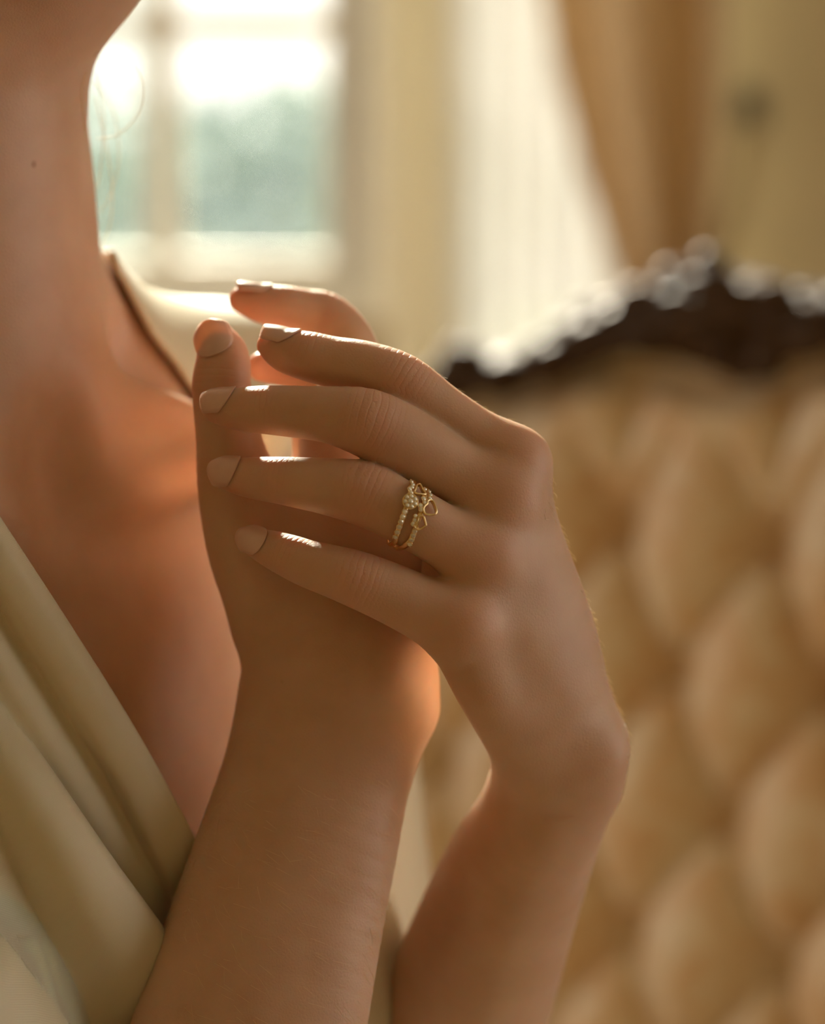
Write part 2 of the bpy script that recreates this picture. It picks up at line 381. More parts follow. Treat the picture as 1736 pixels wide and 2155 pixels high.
def window(name, xa, xb, z0, z1, vbars, hbars, casing):
    root = empty(name, ((xa+xb)/2, WY+.08, z0)); root['kind'] = 'structure'
    fw = .05; y0, y1 = WY+.05, WY+.11
    for lo, hi in (((xa, y0, z0), (xa+fw, y1, z1)), ((xb-fw, y0, z0), (xb, y1, z1)), ((xa+fw, y0, z0), (xb-fw, y1, z0+fw)), ((xa+fw, y0, z1-fw), (xb-fw, y1, z1))):
        box('window_frame', lo, hi, M['cream'], root, .004)
    xs = [xa+fw]+list(vbars)+[xb-fw]; zz = [z0+fw]+list(hbars)+[z1-fw]; mw = .021
    for x in vbars: box('muntin', (x-mw, y0+.01, z0+fw), (x+mw, y1-.01, z1-fw), M['cream'], root, .004)
    for z in hbars: box('muntin', (xa+fw, y0+.012, z-mw*.8), (xb-fw, y1-.012, z+mw*.8), M['cream'], root, .004)
    for i in range(len(xs)-1):
        for j in range(len(zz)-1):
            box('pane', (xs[i], WY+.079, zz[j]), (xs[i+1], WY+.083, zz[j+1]), M['glass'], root)
    cw = casing
    box('casing', (xa-cw, WY-.02, z0-.01), (xa, WY+.06, z1+cw), M['cream'], root, .006)
    box('casing', (xb, WY-.02, z0-.01), (xb+cw, WY+.06, z1+cw), M['cream'], root, .006)
    box('casing', (xa, WY-.02, z1), (xb, WY+.06, z1+cw), M['cream'], root, .006)
    box('sill', (xa-cw-.02, WY-.05, z0-.035), (xb+cw+.02, WY+.06, z0), M['cream'], root, .008)
    return root
pitch_u = uw(705)-uw(330)
window('window_1', x1a, x1b, zs, zt, [uw(330), uw(330)-pitch_u], [zw(48), zw(48)+.62], .03)
window('window_2', x2a, x2b, zs-.5, zt, [uw(1290)], [zw(48)+.62], .02)

# ================================================================== OUTDOORS
box('lawn', (-14, WY+.3, -.80), (14, 34, -.7), M['grass']); tag(bpy.data.objects['lawn'], 'green lawn stretching away beyond the window', 'lawn')
def tree(name, label, x, y, zb, h, r, mat, seed, n=1500, cat='tree'):
    rg = np.random.default_rng(seed); root = empty(name, (x, y, zb)); tag(root, label, cat)
    V, Fc = tube_geo([(x, y, zb), (x+.05, y, zb+h*.3), (x-.05, y, zb+h*.6)], [.12, .09, .05], 8); Geo().add(V, Fc).obj('trunk', M['bark'], root)
    V = []; Fc = []
    cl = rg.normal(size=(26, 3)); cl /= np.linalg.norm(cl, axis=1)[:, None]; cl *= rg.uniform(.35, .8, (26, 1))
    for i in range(n):
        c = cl[rg.integers(26)]; d = rg.normal(size=3); d /= np.linalg.norm(d); p = (c+d*.33*rg.uniform(.3, 1)**.5)*np.array([r, r, h*.42])+np.array([x, y, zb+h*.58])
        a = nrm(rg.normal(size=3)); b = nrm(np.cross(a, rg.normal(size=3))); s = rg.uniform(.6, 1.2)*r*.10
        o = len(V); V += [p-a*s, p+b*s*.5, p+a*s, p-b*s*.5]; Fc.append((o, o+1, o+2, o+3))
    f = Geo().add(V, Fc).obj('foliage', mat, root, False); f['kind'] = 'stuff'
    return root
def zt_at(v, y): return float(PY(868, v, y)[2])
for i, (u, y, vt, r, m, lab) in enumerate(((560, 8.5, 150, .95, 'veiled_leaf2', 'dark blue-green garden tree seen through the lower middle of the window'), (790, 12.0, 95, 1.0, 'veiled_leaf', 'green garden tree with a lighter crown, right of the dark one outside the window'),
        (150, 10.5, 90, 1.15, 'veiled_leaf', 'garden tree at the left edge of the window behind the neck'))):
    h = (zt_at(vt, y)+.69)/1.0; tree('garden_tree' + ('' if i == 0 else '.%03d' % i), lab, uw(u, 400, y), y, -.69, h, r, M[m], i+1)
for i, (u, vt, s) in enumerate(((60, 130, 4), (500, 190, 5), (940, 120, 6))):
    tree('hedge_shrub' + ('' if i == 0 else '.%03d' % i), ['far hedge shrub on the left beyond the garden trees', 'far hedge shrub in the middle beyond the garden trees', 'far hedge shrub on the right beyond the garden trees'][i], uw(u, 400, 19), 19+.3*i, -.69, zt_at(vt, 19)+.69, .78, M['veiled_leaf2'], s, 1200, 'shrub')

# ================================================================== CURTAINS
def curtain_grid(xl, xr, y, z0, z1, nf, amp, rows=40, cols=160, seed=0):
    """xl, xr: functions of height fraction 0 top .. 1 bottom"""
    rg = np.random.default_rng(seed); ph = np.cumsum(rg.uniform(.6, 1.4, nf*2+2)); ph = ph/ph[-1]
    G = np.zeros((rows, cols, 3))
    for i in range(rows):
        t = i/(rows-1); a, b = xl(t), xr(t)
        for j in range(cols):
            s = j/(cols-1); w = np.interp(s, np.linspace(0, 1, len(ph)+1), np.concatenate([[0], ph]))
            k = math.sin(w*nf*2*math.pi); G[i, j] = (a+(b-a)*s+.006*math.cos(w*nf*4*math.pi), y+amp*k*(.75+.25*math.sin(3*w+t)), z1+(z0-z1)*t)
    return G
o = link('sheer_curtain', grid_me('sheer_curtain', curtain_grid(lambda t: uw(935), lambda t: uw(1420), WY-.10, .02, 2.5, 9, .016, seed=2)), M['sheer'])
tag(o, 'sheer white curtain glowing in the daylight left of the gold drape', 'curtain')
o = link('lining_curtain', grid_me('lining_curtain', curtain_grid(lambda t: uw(822), lambda t: uw(945), WY-.13, .02, 2.5, 3, .014, seed=5)), M['lining'])
tag(o, 'narrow cream curtain gathered between the window and the sheer white curtain', 'curtain')
# the gold drape, swept to the right by its tieback
DY = WY-.28
zt_, zk = 2.45, zw(600, y=DY)
def xdl(t):
    z = zt_+(0-zt_)*t; vpts = [-900, -300, 0, 200, 400, 600, 700, 1100, 1800]
    upts = [1030, 1090, 1128, 1165, 1218, 1285, 1330, 1340, 1330]
    zz = [zw(v, y=DY) for v in vpts]; return uw(np.interp(-z, [-q for q in zz], upts), 400, DY)
def xdr(t):
    z = zt_+(0-zt_)*t; vpts = [-900, 0, 300, 520, 640, 800, 1200, 1800]; upts = [1560, 1515, 1510, 1495, 1440, 1470, 1500, 1510]
    zz = [zw(v, y=DY) for v in vpts]; return uw(np.interp(-z, [-q for q in zz], upts), 400, DY)
root = empty('gold_drape', (uw(1350, 400, DY), DY, 0)); tag(root, 'gold drape swept aside in folds to the right of the sheer curtain', 'curtain')
link('drape_panel', grid_me('drape_panel', curtain_grid(xdl, xdr, DY, .02, zt_, 2, .085, rows=70, seed=11)), M['drape'], root)
root = empty('tieback_holdback', PY(1577, 240, WY-.03)); tag(root, 'dark tassel tieback hung from its wall hook right of the gold drape', 'tieback')
h = PY(1577, 235, WY-.06)
V, Fc = ellipsoid_geo(h, [np.array([.022, 0, 0]), np.array([0, .02, 0]), np.array([0, 0, .034])]); Geo().add(V, Fc).obj('hook_knob', M['dark'], root)
V, Fc = tube_geo([h, h+np.array([0, .06, 0])], .008); Geo().add(V, Fc).obj('hook_stem', M['dark'], root)
cp = catmull([PY(1577, 245, WY-.06), PY(1565, 330, WY-.09), PY(1545, 430, WY-.14), PY(1520, 520, WY-.2), PY(1508, 560, WY-.25)], 24)
V, Fc = tube_geo(cp, .013, 8); Geo().add(V, Fc).obj('cord', simple('tieback_cord', (.42, .30, .13), .7, var=.2), root)

# ================================================================== SOFA
SO = P(1320, 1110, 1.60)                                  # a button of the first full row
E1 = nrm((.80, -.60, 0)); EN = nrm((-.60, -.80, .0)); 
EN = nrm(EN*math.cos(.14)+np.array([0, 0, 1])*math.sin(.14)); E2 = nrm(np.cross(EN, E1)); E2 = E2 if E2[2] > 0 else -E2
TW, TH = .112, .176
def sofa_ij(u, v, off=0.0):                               # s,t on the sofa-back plane
    r = ray(u, v); o = SO+EN*off; k = ((o-CAM)@EN)/(r@EN); p = CAM+r*k-SO; return p@E1, p@E2
def SP3(s, t, h=0.0): return SO+E1*s+E2*t+EN*h
rail_top = [(800, 900), (870, 845), (935, 775), (985, 735), (1060, 742), (1130, 735), (1215, 672), (1290, 628), (1370, 606), (1450, 584), (1540, 568), (1620, 580), (1690, 600), (1800, 606), (1950, 615)]
rail_bot = [(820, 960), (880, 920), (950, 880), (1010, 842), (1080, 822), (1150, 806), (1220, 785), (1290, 752), (1360, 742), (1430, 760), (1500, 785), (1580, 790), (1660, 765), (1780, 735), (1950, 740)]
bt = np.array([sofa_ij(*p) for p in rail_bot]); tp = np.array([sofa_ij(*p) for p in rail_top])
def tops(s): return np.interp(s, bt[:, 0], bt[:, 1])
sofa = empty('sofa', tuple(SP3(.3, 0)*np.array([1, 1, 0]))); tag(sofa, 'antique sofa with gold tufted back and carved dark walnut crest', 'sofa')
smin_, smax_ = bt[0, 0]+.0, bt[-1, 0]
tlow = (0.42-SO[2])/E2[2]
ns, ntt = 230, 150
ss = np.linspace(smin_, smax_, ns); G = np.zeros((ntt, ns, 3))
def tuft(s, t):
    sh = s-.10*t
    p = sh/TW+t/TH; q = sh/TW-t/TH
    a = np.abs(np.sin(np.pi*p)); b = np.abs(np.sin(np.pi*q))
    v_ = np.abs(np.sin(np.pi*(sh/TW))); h = .034*np.where(t > 0, (v_**.42)*np.clip(t/TH*2, 0, 1)+(a*b)**.42*(1-np.clip(t/TH*2, 0, 1)), (a*b)**.42)
    dp = p-np.round(p); dq = q-np.round(q); rr = (dp+dq)**2/4*(TW**2)+(dp-dq)**2/4*(TH**2)
    return h-.022*np.exp(-rr/(.014**2))*(t < TH*.3)
for j, s in enumerate(ss):
    tt = np.linspace(tops(s)+.01, tlow, ntt)
    h = tuft(s, tt)*np.clip((tops(s)-tt)/.03, .25, 1)
    G[:, j] = SO+E1*s+np.outer(tt, E2)+np.outer(h, EN)
link('tufted_back', grid_me('tufted_back', G), M['brocade'], sofa)
bm = bmesh.new(); bmesh.ops.create_uvsphere(bm, u_segments=12, v_segments=6, radius=1); btn_me = bpy.data.meshes.new('button'); bm.to_mesh(btn_me); bm.free()
Mrot = Matrix((E1*.011, E2*.011, EN*.006)).transposed().to_4x4()
for i in range(-14, 15):
    for j in range(-14, 15):
        t = (i-j)/2*TH; s = (i+j)/2*TW+.10*t
        if s < smin_+.03 or s > smax_-.02 or t > .02 or t < tlow+.03: continue
        o = link('button', btn_me, M['brocade'], sofa); o.matrix_parent_inverse = Matrix()
        o.matrix_local = Matrix.Translation(Vector(SP3(s, t, -.016))-sofa.location) @ Mrot
V = []; Fc = []
for h_ in (-.032, -.075):
    for s_ in ss[::6]: V += [SP3(s_, float(tops(s_))+.02, h_), SP3(s_, tlow-.05, h_)]
nb = len(ss[::6])
for k in range(2):
    for i in range(nb-1): o_ = k*2*nb+2*i; Fc.append((o_, o_+1, o_+3, o_+2))
for i in range(nb-1): a_ = 2*i; b_ = 2*nb+2*i; Fc += [(a_, a_+2, b_+2, b_), (a_+1, b_+1, b_+3, a_+3)]
for a_ in (0, 2*(nb-1)): Fc.append((a_, a_+1, a_+1+2*nb, a_+2*nb))
Geo().add(V, Fc).obj('back_board', M['brocade'], sofa, False)
# crest rail
rg = np.random.default_rng(3)
def rail_grid(n=120, m=14):
    G = []
    for k in range(n):
        x = k/(n-1)*(len(rail_top)-1)
        a = np.array([np.interp(x, range(len(tp)), tp[:, c]) for c in (0, 1)]); b = np.array([np.interp(x, range(len(bt)), bt[:, c]) for c in (0, 1)])
        row = []
        for i in range(m+1):
            th = 2*math.pi*i/m; w = .5-.5*math.cos(th); dep = .026*math.sin(th)
            st = b+(a-b)*w; cv = .004*math.sin(k*1.15)*max(0, math.sin(th))
            row.append(SP3(st[0], st[1], .008+dep+cv))
        G.append(row)
    return np.array(G)
link('crest_rail', grid_me('crest_rail', rail_grid()), M['walnut'], sofa)
def leafgeo(c, d, L, Wd, lift):                            # a carved acanthus lobe: curled, ribbed
    V = []; Fc = []; d = np.asarray(d, float)/np.linalg.norm(d); e = np.array([-d[1], d[0]])
    for i in range(9):
        x = i/8; w = Wd*math.sin(math.pi*min(1, x*.92+.06))**.7
        for j in range(7):
            y = (j-3)/3; hh = lift*math.sin(math.pi*x*.8)+.007*(1-y*y)+.003*math.cos(y*9)
            st = np.array(c)+d*x*L+e*y*w; V.append(SP3(st[0], st[1], .030+hh))
    for j in range(6):
        for i in range(8): Fc.append((i*7+j, i*7+j+1, (i+1)*7+j+1, (i+1)*7+j))
    return V, Fc
def scroll(c, r0, turns, sgn, rad=.006):
    pts = []
    for i in range(40):
        t = i/39; a = sgn*t*turns*2*math.pi; r = r0*(1-.8*t); pts.append(SP3(c[0]+r*math.cos(a), c[1]+r*math.sin(a), .036+.008*t))
    return tube_geo(pts, np.linspace(rad, rad*.7, 40), 8)
for u, v, du, dv, Ln, Wd in ((1540, 725, -60, -110, .055, .017), (1580, 720, 0, -120, .055, .018), (1620, 725, 70, -90, .05, .016), (1500, 690, -120, -50, .06, .016), (1660, 700, 120, -10, .055, .016), (1440, 690, -110, 10, .06, .016),
                             (1360, 680, -100, 40, .055, .014), (1290, 700, -90, 60, .05, .013), (1215, 745, -90, 50, .05, .011), (1110, 785, -90, 30, .05, .011), (1020, 790, -50, -60, .035, .010), (1575, 730, -40, 60, .03, .018), (1610, 730, 50, 40, .03, .016)):
    a = np.array(sofa_ij(u, v, .03)); b = np.array(sofa_ij(u+du, v+dv, .03))
    o = Geo().add(*leafgeo(a, b-a, Ln*.62, Wd*.9, .010)).obj('carved_leaf', M['walnut'], sofa)
    sm = o.modifiers.new('thick', 'SOLIDIFY'); sm.thickness = .006
for u, v, r0, sg in ((1480, 650, .020, 1), (1650, 650, .020, -1), (1350, 660, .016, 1), (990, 775, .014, -1)):
    Geo().add(*scroll(sofa_ij(u, v, .03), r0, 1.6, sg)).obj('carved_scroll', M['walnut'], sofa)
for u, v in ((1415, 592), (1495, 562), (1590, 655), (1240, 668), (960, 752)):
    s, t = sofa_ij(u, v, .02); V, Fc = ellipsoid_geo(SP3(s, t, .02), [E1*.012, E2*.012, EN*.012]); Geo().add(V, Fc).obj('carved_bead', M['walnut'], sofa)
# the rest of the sofa below the frame: seat, apron, legs
def sbox(name, s0, s1, n0, n1, z0, z1, mat, bev):
    a = SP3(0, tlow); G0 = np.array([a[0], a[1], 0]); En = nrm((EN[0], EN[1], 0))
    me = box_me(name, (s0, n0, z0), (s1, n1, z1), bev)
    for v in me.vertices:
        q = G0+E1*v.co.x+En*v.co.y; v.co = (q[0], q[1], v.co.z)
    return link(name, me, mat, sofa, True)
sbox('seat_cushion', smin_+.02, smax_, .0, .22, .32, .45, M['brocade'], .03)
sbox('apron', smin_, smax_, -.04, .23, .22, .318, M['walnut'], .012)
for s in (smin_+.06, smax_-.06):
    for n in (0, .19): sbox('leg', s-.025, s+.025, n-.02, n+.03, 0, .22, M['walnut'], .008)
sbox('back_frame', smin_, smax_, -.16, -.10, .318, .62, M['walnut'], .01)

# ================================================================== WOMAN
# ---- hands and forearms (fine field)
LF = dict(                                              # the left hand's fingers, knuckle to tip
 index=[(1080, 985, .740, 64), (1010, 925, .739, 60), (925, 866, .737, 60), (845, 808, .735, 64), (770, 775, .736, 57), (700, 762, .738, 54), (645, 749, .739, 52), (600, 739, .741, 44), (568, 727, .743, 28)],
 middle=[(1055, 1060, .734, 70), (950, 990, .732, 71), (860, 934, .728, 74), (775, 891, .724, 73), (700, 874, .725, 61), (640, 868, .727, 56), (570, 863, .730, 52), (505, 861, .734, 46), (457, 858, .738, 33)],
 ring=[(1015, 1178, .730, 70), (930, 1127, .7245, 66), (850, 1080, .7215, 65), (765, 1039, .721, 68), (690, 1024, .723, 60), (640, 1017, .725, 55), (590, 1011, .727, 50), (525, 1005, .731, 43), (472, 998, .736, 31)],
 pinky=[(965, 1318, .727, 75), (895, 1284, .725, 68), (825, 1250, .723, 64), (750, 1219, .721, 60), (690, 1199, .722, 54), (650, 1187, .724, 50), (610, 1171, .726, 46), (565, 1153, .729, 38), (526, 1138, .733, 26)])
LM = dict(                                              # metacarpals, knuckle to wrist
 index=[(1080, 985, .741, 60), (1130, 1140, .745, 58), (1185, 1340, .752, 72), (1210, 1540, .764, 88)],
 middle=[(1055, 1060, .736, 66), (1105, 1220, .738, 64), (1155, 1400, .746, 70), (1185, 1560, .762, 90)],
 ring=[(1015, 1178, .732, 66), (1065, 1310, .734, 64), (1120, 1450, .744, 72), (1165, 1580, .760, 90)],
 pinky=[(965, 1318, .729, 72), (1015, 1425, .733, 70), (1075, 1520, .744, 74), (1130, 1600, .760, 84)])
RF = dict(                                              # the right hand, behind
 index=[(700, 900, .759, 66), (735, 800, .780, 60), (738, 730, .788, 56), (690, 672, .791, 54), (640, 655, .789, 47), (595, 646, .787, 45), (550, 640, .786, 40), (508, 631, .785, 27)],
 middle=[(775, 930, .764, 66), (810, 850, .790, 60), (770, 800, .800, 56), (700, 785, .796, 52), (640, 775, .790, 46), (590, 772, .785, 40), (552, 772, .782, 32)],
 ring=[(840, 1000, .767, 64), (860, 920, .795, 58), (810, 880, .806, 52), (730, 865, .802, 48), (670, 860, .796, 40), (630, 860, .792, 30)],
 pinky=[(880, 1080, .769, 60), (890, 1010, .797, 52), (850, 965, .806, 46), (780, 950, .802, 40), (730, 945, .798, 30)],
 thumb=[(575, 1290, .762, 88), (528, 1160, .758, 90), (500, 1030, .758, 84), (482, 930, .756, 70), (470, 865, .755, 63), (466, 806, .754, 62), (469, 755, .755, 56), (458, 716, .757, 40)])
RM = dict(
 index=[(700, 900, .758, 64), (690, 1080, .752, 66), (690, 1240, .752, 76), (690, 1380, .752, 95)],
 middle=[(775, 930, .762, 64), (762, 1120, .754, 70), (745, 1260, .752, 80), (720, 1390, .752, 100)],
 ring=[(840, 1000, .765, 62), (812, 1170, .757, 68), (785, 1290, .754, 80), (750, 1400, .752, 100)],
 pinky=[(880, 1080, .768, 58), (845, 1220, .760, 66), (815, 1320, .756, 80), (780, 1410, .753, 96)])
hand = Field((-.105, .640, .798), (.078, .945, 1.115), .0008)
def hand_build(fld, fingers, metas, kf=.0012, kb=.008, reach=.022, km=.008):
    for nme, rows in metas.items(): fld.chain(PC(rows, 14), km)
    for nme, rows in fingers.items():
        C = PC(rows, 30)
        fld.chain(C, kf, kbase=(C[0, :3], kb, reach))
R_ = Field.__new__(Field); R_.lo, R_.h, R_.n = hand.lo, hand.h, hand.n; R_.f = np.full(hand.n, .06, np.float32)
# right arm
fr = [(705, 1380, .762, 178), (704, 1450, .762, 200), (690, 1540, .761, 201), (664, 1640, .760, 198), (630, 1770, .757, 208), (594, 1900, .754, 219), (560, 2030, .751, 231), (529, 2155, .748, 242), (495, 2290, .745, 252), (440, 2510, .742, 262)]
R_.chain(PC(fr, 30), .008, flat=(-FWD, 1.42))
thumb_rows = RF.pop('thumb')
hand_build(R_, RF, RM, kb=.010)
R_.chain(PC([(700, 930, .784, 84), (725, 1080, .786, 100), (720, 1240, .782, 110), (712, 1360, .772, 110)], 12), .012)      # the fleshy side of the palm
C = PC(thumb_rows, 30); R_.chain(C, .002, kbase=(P(575, 1230, .76), .022, .05))
R_.chain(PC([(600, 1180, .768, 60), (640, 1050, .770, 50)], 6), .018)          # web of the thumb
R_.chain(PC([(846, 1420, .762, 52), (866, 1490, .766, 40)], 6), .014)          # ulna head
# left arm
fl_ = [(1172, 1600, .768, 128), (1160, 1660, .772, 133), (1130, 1740, .780, 136), (1078, 1850, .794, 154), (1022, 2000, .815, 168), (975, 2130, .838, 178), (925, 2270, .862, 186), (890, 2380, .882, 190)]
nL = nrm(RIGHT*.9+FWD*.3)
hand.chain(PC(fl_, 30), .012)
hand.chain(PC([(1190, 1590, .780, 105), (1165, 1680, .796, 108), (1120, 1800, .815, 120)], 8), .012)
hand_build(hand, LF, LM)
hand.chain(PC([(985, 1060, .751, 62), (950, 1190, .747, 62), (935, 1310, .744, 56)], 8), .008)      # palm pressed on the other hand
for u, v, d, r in ((1088, 965, .734, 50), (1062, 1050, .729, 52), (1022, 1165, .725, 50), (980, 1306, .722, 52)):   # knuckles
    p = P(u, v, d+.0035); hand.chain(np.array([tuple(p)+(r*d/F,), tuple(p+FWD*.004)+(r*d/F,)]), .012)
hand.chain(PC([(1205, 1560, .775, 80), (1190, 1420, .778, 78), (1140, 1240, .782, 72), (1095, 1110, .790, 66), (1010, 1010, .800, 62), (900, 930, .812, 58), (810, 880, .818, 50)], 24), .004, kbase=(P(1220, 1400, .765), .014, .06))   # thumb, behind
hand.chain(PC([(1262, 1580, .757, 38), (1250, 1650, .762, 34)], 5), .014)        # back of the wrist
hand.f = np.minimum(hand.f, R_.f); del R_.f
V1, Q1 = hand.mesh(); V1 = hand.project(V1, n=2)
print('hands', len(V1), len(Q1))

# ---- torso (coarse field), her own axes
AZ = math.radians(42)
fv = np.array([math.cos(AZ), -math.sin(AZ), 0]); rv = np.array([-math.sin(AZ), -math.cos(AZ), 0]); zv = np.array([0, 0, 1.0])
NB = P(-150, 660, .795)                                   # base of the neck
def T(f, r, z): return NB+fv*f+rv*r+zv*z
def ax(a, b, c): return np.array([fv*a, rv*b, zv*c])
lo = np.minimum(T(-.2, -.26, -.64), T(.5, .26, -.64)); 
tor = Field((-.52, .50, .0), (.22, 1.22, 1.44), .0036)
def ck(pts): return catmull([tuple(T(*p[:3]))+(p[3],) for p in pts], 20)
tor.chain(ck([(-.004, 0, -.03, .062), (-.002, 0, .04, .054), (.0, 0, .11, .056), (-.005, 0, .16, .06)]), .02)
tor.ellipsoid(T(-.005, 0, -.17), ax(.092, .135, .17), .03)        # rib cage
tor.ellipsoid(T(-.01, 0, -.06), ax(.062, .15, .055), .03)         # shoulder girdle
tor.ellipsoid(T(-.01, 0, -.36), ax(.085, .118, .14), .05)         # waist
tor.ellipsoid(T(-.02, 0, -.50), ax(.115, .165, .13), .05)         # hips
for sg in (1, -1):
    tor.chain(ck([(-.02, sg*.03, .02, .035), (-.022, sg*.08, -.028, .036), (-.02, sg*.145, -.05, .042)]), .03)   # trapezius
    tor.chain(ck([(.058, sg*.014, -.060, .009), (.064, sg*.05, -.054, .0095), (.050, sg*.10, -.046, .0095), (.012, sg*.15, -.040, .011)]), .010)  # collarbone
    tor.chain(ck([(-.012, sg*.050, .11, .013), (.020, sg*.036, .04, .0125), (.054, sg*.012, -.050, .008)]), .008)  # neck muscle
    tor.ellipsoid(T(.066, sg*.078, -.235), ax(.05, .056, .062), .03)  # bust
    tor.chain(ck([(-.015, sg*.03, -.50, .08), (.15, sg*.075, -.55, .082), (.38, sg*.08, -.545, .058)]), .04)
    tor.chain(ck([(.38, sg*.08, -.545, .056), (.36, sg*.08, -.72, .05), (.33, sg*.08, -1.0, .035), (.36, sg*.08, -1.04, .033), (.46, sg*.09, -1.05, .025)]), .02)
for c_, r_ in ((P(285, 735, .815), .011), (P(315, 790, .812), .010)): tor.ellipsoid(c_, np.eye(3)*r_, .016, sub=True)   # hollow over the collarbone
tor.ellipsoid(P(172, 795, .754), np.array([RIGHT*.0065, FWD*.008, UP*.024]), .014, sub=True)     # hollow beside the neck muscle
tor.chain(PC([(225, 868, .798, 52), (300, 872, .803, 58), (372, 892, .812, 56)], 10), .012)
# arms down to the elbows, then forward to the forearms seen in the picture
SHL, SHR = T(-.015, -.165, -.065), T(-.015, .165, -.065)
ELL, ELR = P(800, 2660, .955), P(330, 2950, .738)
def armchain(a, b, c, r): return np.vstack([catmull([tuple(a)+(r[0],), tuple((a+b)/2+np.array([0, .0, -.01]))+(r[1],), tuple(b)+(r[2],)], 12), catmull([tuple(b)+(r[2],), tuple(c)+(r[3],)], 6)[1:]])
tor.chain(armchain(SHL, ELL, P(890, 2380, .882), (.047, .040, .036, .031)), .03)
tor.chain(armchain(SHR, ELR, P(440, 2510, .742), (.047, .040, .036, .034)), .03)
tor.ellipsoid(T(.072, 0, -.046), ax(.012, .011, .016), .022, sub=True)    # hollow of the throat
# head
HC = P(-120, -330, .775)
hf = nrm(fv*.93+rv*-.1+zv*-.12); hr = nrm(np.cross(zv, hf))*-1; hu = np.cross(hf, hr); hu = hu if hu[2] > 0 else -hu
def HA(a, b, c): return np.array([hf*a, hr*b, hu*c])
tor.ellipsoid(HC+hu*.075-hf*.015, HA(.092, .074, .085), .02)
tor.ellipsoid(HC+hu*.01+hf*.028, HA(.066, .058, .075), .02)
JAW = P(32, -100, .762)
tor.ellipsoid(JAW, HA(.036, .036, .033), .010)
tor.chain(catmull([tuple(JAW+hu*.002)+(.030,), tuple(P(-130, -10, .745))+(.026,), tuple(P(-320, -90, .74))+(.024,)], 10), .009)
tor.chain(catmull([tuple(JAW+hu*.002)+(.030,), tuple(P(-40, -40, .80))+(.026,), tuple(P(-170, -90, .83))+(.024,)], 10), .009)
tor.chain(catmull([tuple(JAW+hu*.062+hf*.032)+(.009,), tuple(JAW+hu*.10+hf*.014)+(.008,)], 5), .008)
tor.chain(catmull([tuple(JAW+hu*.034+hf*.026+hr*.012)+(.009,), tuple(JAW+hu*.034+hf*.026-hr*.012)+(.009,)], 5), .006)
Cc = HC+hu*.075
def face_pt(r, up):
    k = .16
    for _ in range(400):
        if tor.sample((JAW+hr*r+hu*up+hf*k)[None])[0] < 0: break
        k -= .001
    return JAW+hr*r+hu*up+hf*k
fp = {k: face_pt(*k) for k in ((0, .118), (0, .092), (0, .064), (.031, .108), (-.031, .108), (0, .036), (0, .048))}
for sg in (1, -1):
    tor.ellipsoid(fp[(.031*sg, .108)]+hf*.004, HA(.014, .021, .013), .012, sub=True)
    tor.ellipsoid(fp[(.031*sg, .108)]-hf*.011, HA(.0125, .0145, .0105), .003)                     # closed lid
    tor.chain(catmull([tuple(fp[(.031*sg, .108)]+hu*.020-hr*sg*.018-hf*.001)+(.005,), tuple(fp[(.031*sg, .108)]+hu*.023-hf*.001)+(.006,), tuple(fp[(.031*sg, .108)]+hu*.018+hr*sg*.022-hf*.008)+(.005,)], 8), .010)
    tor.ellipsoid(fp[(0, .064)]+hr*sg*.010+hf*.004, HA(.009, .007, .006), .006)                    # nostril wing
    tor.ellipsoid(Cc-hu*.045-hf*.010+hr*sg*.072, HA(.017, .008, .030), .006)                       # ear
tor.chain(catmull([tuple(fp[(0, .118)]-hf*.003)+(.007,), tuple(fp[(0, .092)]+hf*.006)+(.0075,), tuple(fp[(0, .064)]+hf*.014)+(.009,)], 10), .012)
tor.ellipsoid(fp[(0, .048)]-hf*.001, HA(.008, .020, .0052), .004); tor.ellipsoid(fp[(0, .036)]-hf*.001, HA(.0085, .017, .006), .004)   # lips
V2, Q2 = tor.mesh(); V2 = tor.project(V2, n=2)
# keep only what lies outside the fine field's forearms
print('torso', len(V2), len(Q2))

# ---- skin attributes from the finger bones
nv = len(V1)+len(V2); red = np.zeros(nv, np.float32); phase = np.zeros(nv, np.float32); crease = np.zeros(nv, np.float32)
def finger_attr(rows, joints, tipred=.35, jr=.3):
    C = PC(rows, 60); p = C[:, :3]; s = np.concatenate([[0], np.cumsum(np.linalg.norm(np.diff(p, axis=0), axis=1))])
    mk = np.all((V1 > p.min(0)-.014) & (V1 < p.max(0)+.014), axis=1); ii = np.where(mk)[0]; v = V1[ii]
    d = np.linalg.norm(v[:, None, :]-p[None], axis=2); k = d.argmin(1); dm = d.min(1); ok = dm < C[k, 3]*1.25
    ii, k, v = ii[ok], k[ok], v[ok]
    # continuous arc coordinate
    tg = np.gradient(p, axis=0); tg /= np.linalg.norm(tg, axis=1)[:, None]
    sc = s[k]+((v-p[k])*tg[k]).sum(1)
    dors = np.clip((((v-p[k])/C[k, 3:4])@(-FWD*.8+UP*.5)), 0, 1)
    js = [s[int(round(j/(len(rows)-1)*59))] for j in joints]
    m = np.zeros(len(v)); 
    for q, (sj, wj) in enumerate(zip(js, (.0065, .0045))): m = np.maximum(m, np.exp(-((sc-sj)/wj)**2)*(1 if q == 0 else .6))
    crease[ii] = np.maximum(crease[ii], m*dors); phase[ii] = sc*1000*2.0
    red[ii] = np.maximum(red[ii], np.maximum(m*jr, tipred*np.clip((sc-s[-1]+.022)/.02, 0, 1)))
for k_, rows in LF.items(): finger_attr(rows, (3, 6))
for k_ in ('index', 'middle'): finger_attr(RF[k_], (3, 5), .6)
finger_attr(thumb_rows, (5, 5), .5)
